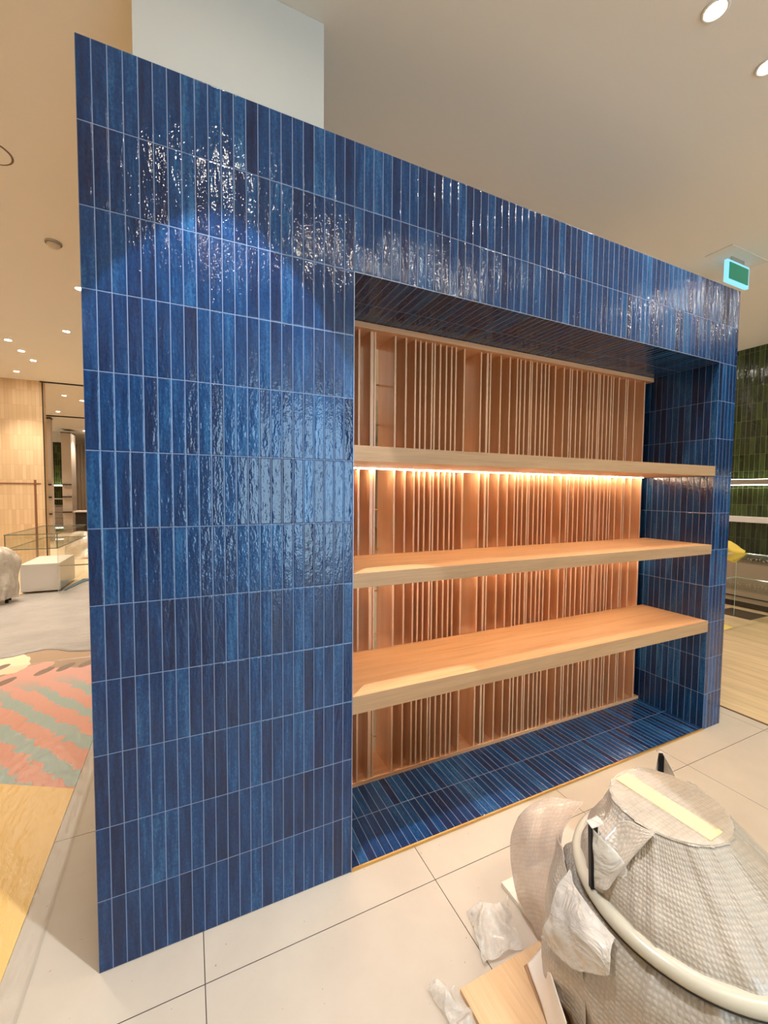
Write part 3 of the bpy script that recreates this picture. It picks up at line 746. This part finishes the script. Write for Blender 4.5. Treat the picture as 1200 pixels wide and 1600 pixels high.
# three flat black legs with film pulled over their tips
for k, la in enumerate(LEGA):
    cr, sr = math.cos(la), math.sin(la)
    bm = bmesh.new()
    pts = [(.296, .508), (.314, .508), (.322, .690), (.300, .690)]
    w = .0060; A = []
    for sgn in (-1, 1):
        A.append([bm.verts.new((r*cr-sgn*w*sr, r*sr+sgn*w*cr, z-.018)) for r, z in pts])
    bm.faces.new(A[0]); bm.faces.new(A[1][::-1])
    for i in range(4): bm.faces.new((A[0][i], A[0][(i+1) % 4], A[1][(i+1) % 4], A[1][i]))
    L = finish('leg', bm, BLACKM, st)
    def pl(r, off, z): return (r*cr-off*sr, r*sr+off*cr, z-.018)
    for sg in (-1, 1):
        sheet('leg_film', [[pl(.317, sg*.0075, .688), pl(.312, sg*.0075, .60), pl(.306, sg*.008, .512)],
                           [pl(.300, sg*.018, .672), pl(.285, sg*.026, .60), pl(.290, sg*.030, .512)],
                           [pl(.265, sg*.030, .640), pl(.240, sg*.050, .60), pl(.272, sg*.060, .520)]], FILMC, L, 12, 14, .003, 22, k*2+sg, .0008)
    sheet('leg_film', [[pl(.324, -.014, .694), pl(.290, -.018, .704)], [pl(.326, 0, .699), pl(.286, 0, .708)], [pl(.324, .014, .694), pl(.290, .018, .704)]], FILMC, L, 6, 6, .003, 40, k, .0008)
def W2(g): return [[tuple(Vector(p)-S) for p in r] for r in g]
OUTER = film('outer_bubble_layer', srgb(206, 192, 174), .92, .0010, .3, .010, 1.0)
def W3(g): return [[tuple(Vector(p)-S) for p in r] for r in g]
sheet('outer_wrap_layer', W3([[(1.396, -.800, .632), (1.350, -.820, .576), (1.312, -.843, .527)], [(1.416, -.85, .686), (1.368, -.864, .618), (1.315, -.873, .541)],
                             [(1.425, -.894, .699), (1.386, -.897, .648), (1.341, -.885, .581)], [(1.437, -.925, .702), (1.408, -.917, .676), (1.370, -.900, .624)]]), OUTER, st, 24, 24, .003, 18, 2, .0015, 85)
# loose flap of thin bubble wrap hanging out to the left
sheet('loose_wrap_flap', W2([[(1.500, -.352, .30), (1.470, -.335, .19), (1.425, -.42, .08), (1.415, -.560, .022)],
                          [(1.545, -.375, .36), (1.46, -.41, .27), (1.415, -.475, .14), (1.405, -.575, .04)],
                          [(1.600, -.435, .41), (1.45, -.52, .35), (1.40, -.545, .20), (1.395, -.592, .06)],
                          [(1.640, -.54, .46), (1.44, -.62, .46), (1.38, -.64, .28), (1.375, -.61, .09)]]), BUBBLET, st, 36, 36, .010, 9, 2, .001, 85)
# bulging wrap between flap and drum
sheet('wrap_bulge', W2([[(1.44, -.60, .46), (1.385, -.62, .33), (1.36, -.63, .20), (1.345, -.625, .06)],
                     [(1.385, -.66, .475), (1.33, -.665, .38), (1.31, -.67, .24), (1.305, -.675, .08)],
                     [(1.33, -.73, .475), (1.285, -.735, .40), (1.27, -.75, .28), (1.265, -.76, .12)],
                     [(1.305, -.80, .465), (1.268, -.84, .40), (1.255, -.86, .30), (1.25, -.88, .16)]]), BUBBLE, st, 30, 30, .008, 12, 6, .0015, 80)
# clear glossy film under the rim
sheet('crinkled_film_flap', W2([[(1.330, -.735, .475), (1.275, -.735, .42), (1.262, -.72, .33), (1.275, -.690, .24)],
                             [(1.300, -.80, .478), (1.250, -.80, .43), (1.235, -.80, .37), (1.243, -.785, .29)],
                             [(1.288, -.86, .475), (1.245, -.87, .435), (1.232, -.875, .39), (1.236, -.87, .34)],
                             [(1.284, -.93, .470), (1.262, -.935, .45), (1.252, -.94, .43), (1.250, -.94, .405)]]), FILMC, st, 34, 34, .012, 16, 8, .001)
# scraps of clear film on the floor
def scrap(name, pts, lab, seed, rid=.02):
    o = sheet(name, pts, FILMS, None, 34, 34, .010, 14, seed, .0008, ridge=rid, zmin=.003); tag(o, lab, 'plastic scrap'); return o
scrap('plastic_scrap', [[(1.250, -.350, .006), (1.225, -.42, .008), (1.185, -.53, .004)], [(1.29, -.375, .03), (1.27, -.44, .035), (1.22, -.53, .008)], [(1.36, -.40, .02), (1.33, -.47, .03), (1.30, -.535, .006)], [(1.44, -.36, .004), (1.39, -.44, .01), (1.345, -.54, .004)]], 'crumpled clear plastic scrap on the floor beside the plywood board corner', 3)
scrap('plastic_scrap', [[(.972, -.50, .004), (.985, -.56, .01), (.99, -.68, .004)], [(1.0, -.515, .03), (1.01, -.58, .03), (1.02, -.68, .01)], [(1.035, -.55, .02), (1.04, -.61, .03), (1.045, -.70, .004)], [(1.060, -.535, .006), (1.062, -.60, .01), (1.065, -.70, .004)]], 'crumpled clear plastic scrap at the bottom edge, left of the plywood board', 8)
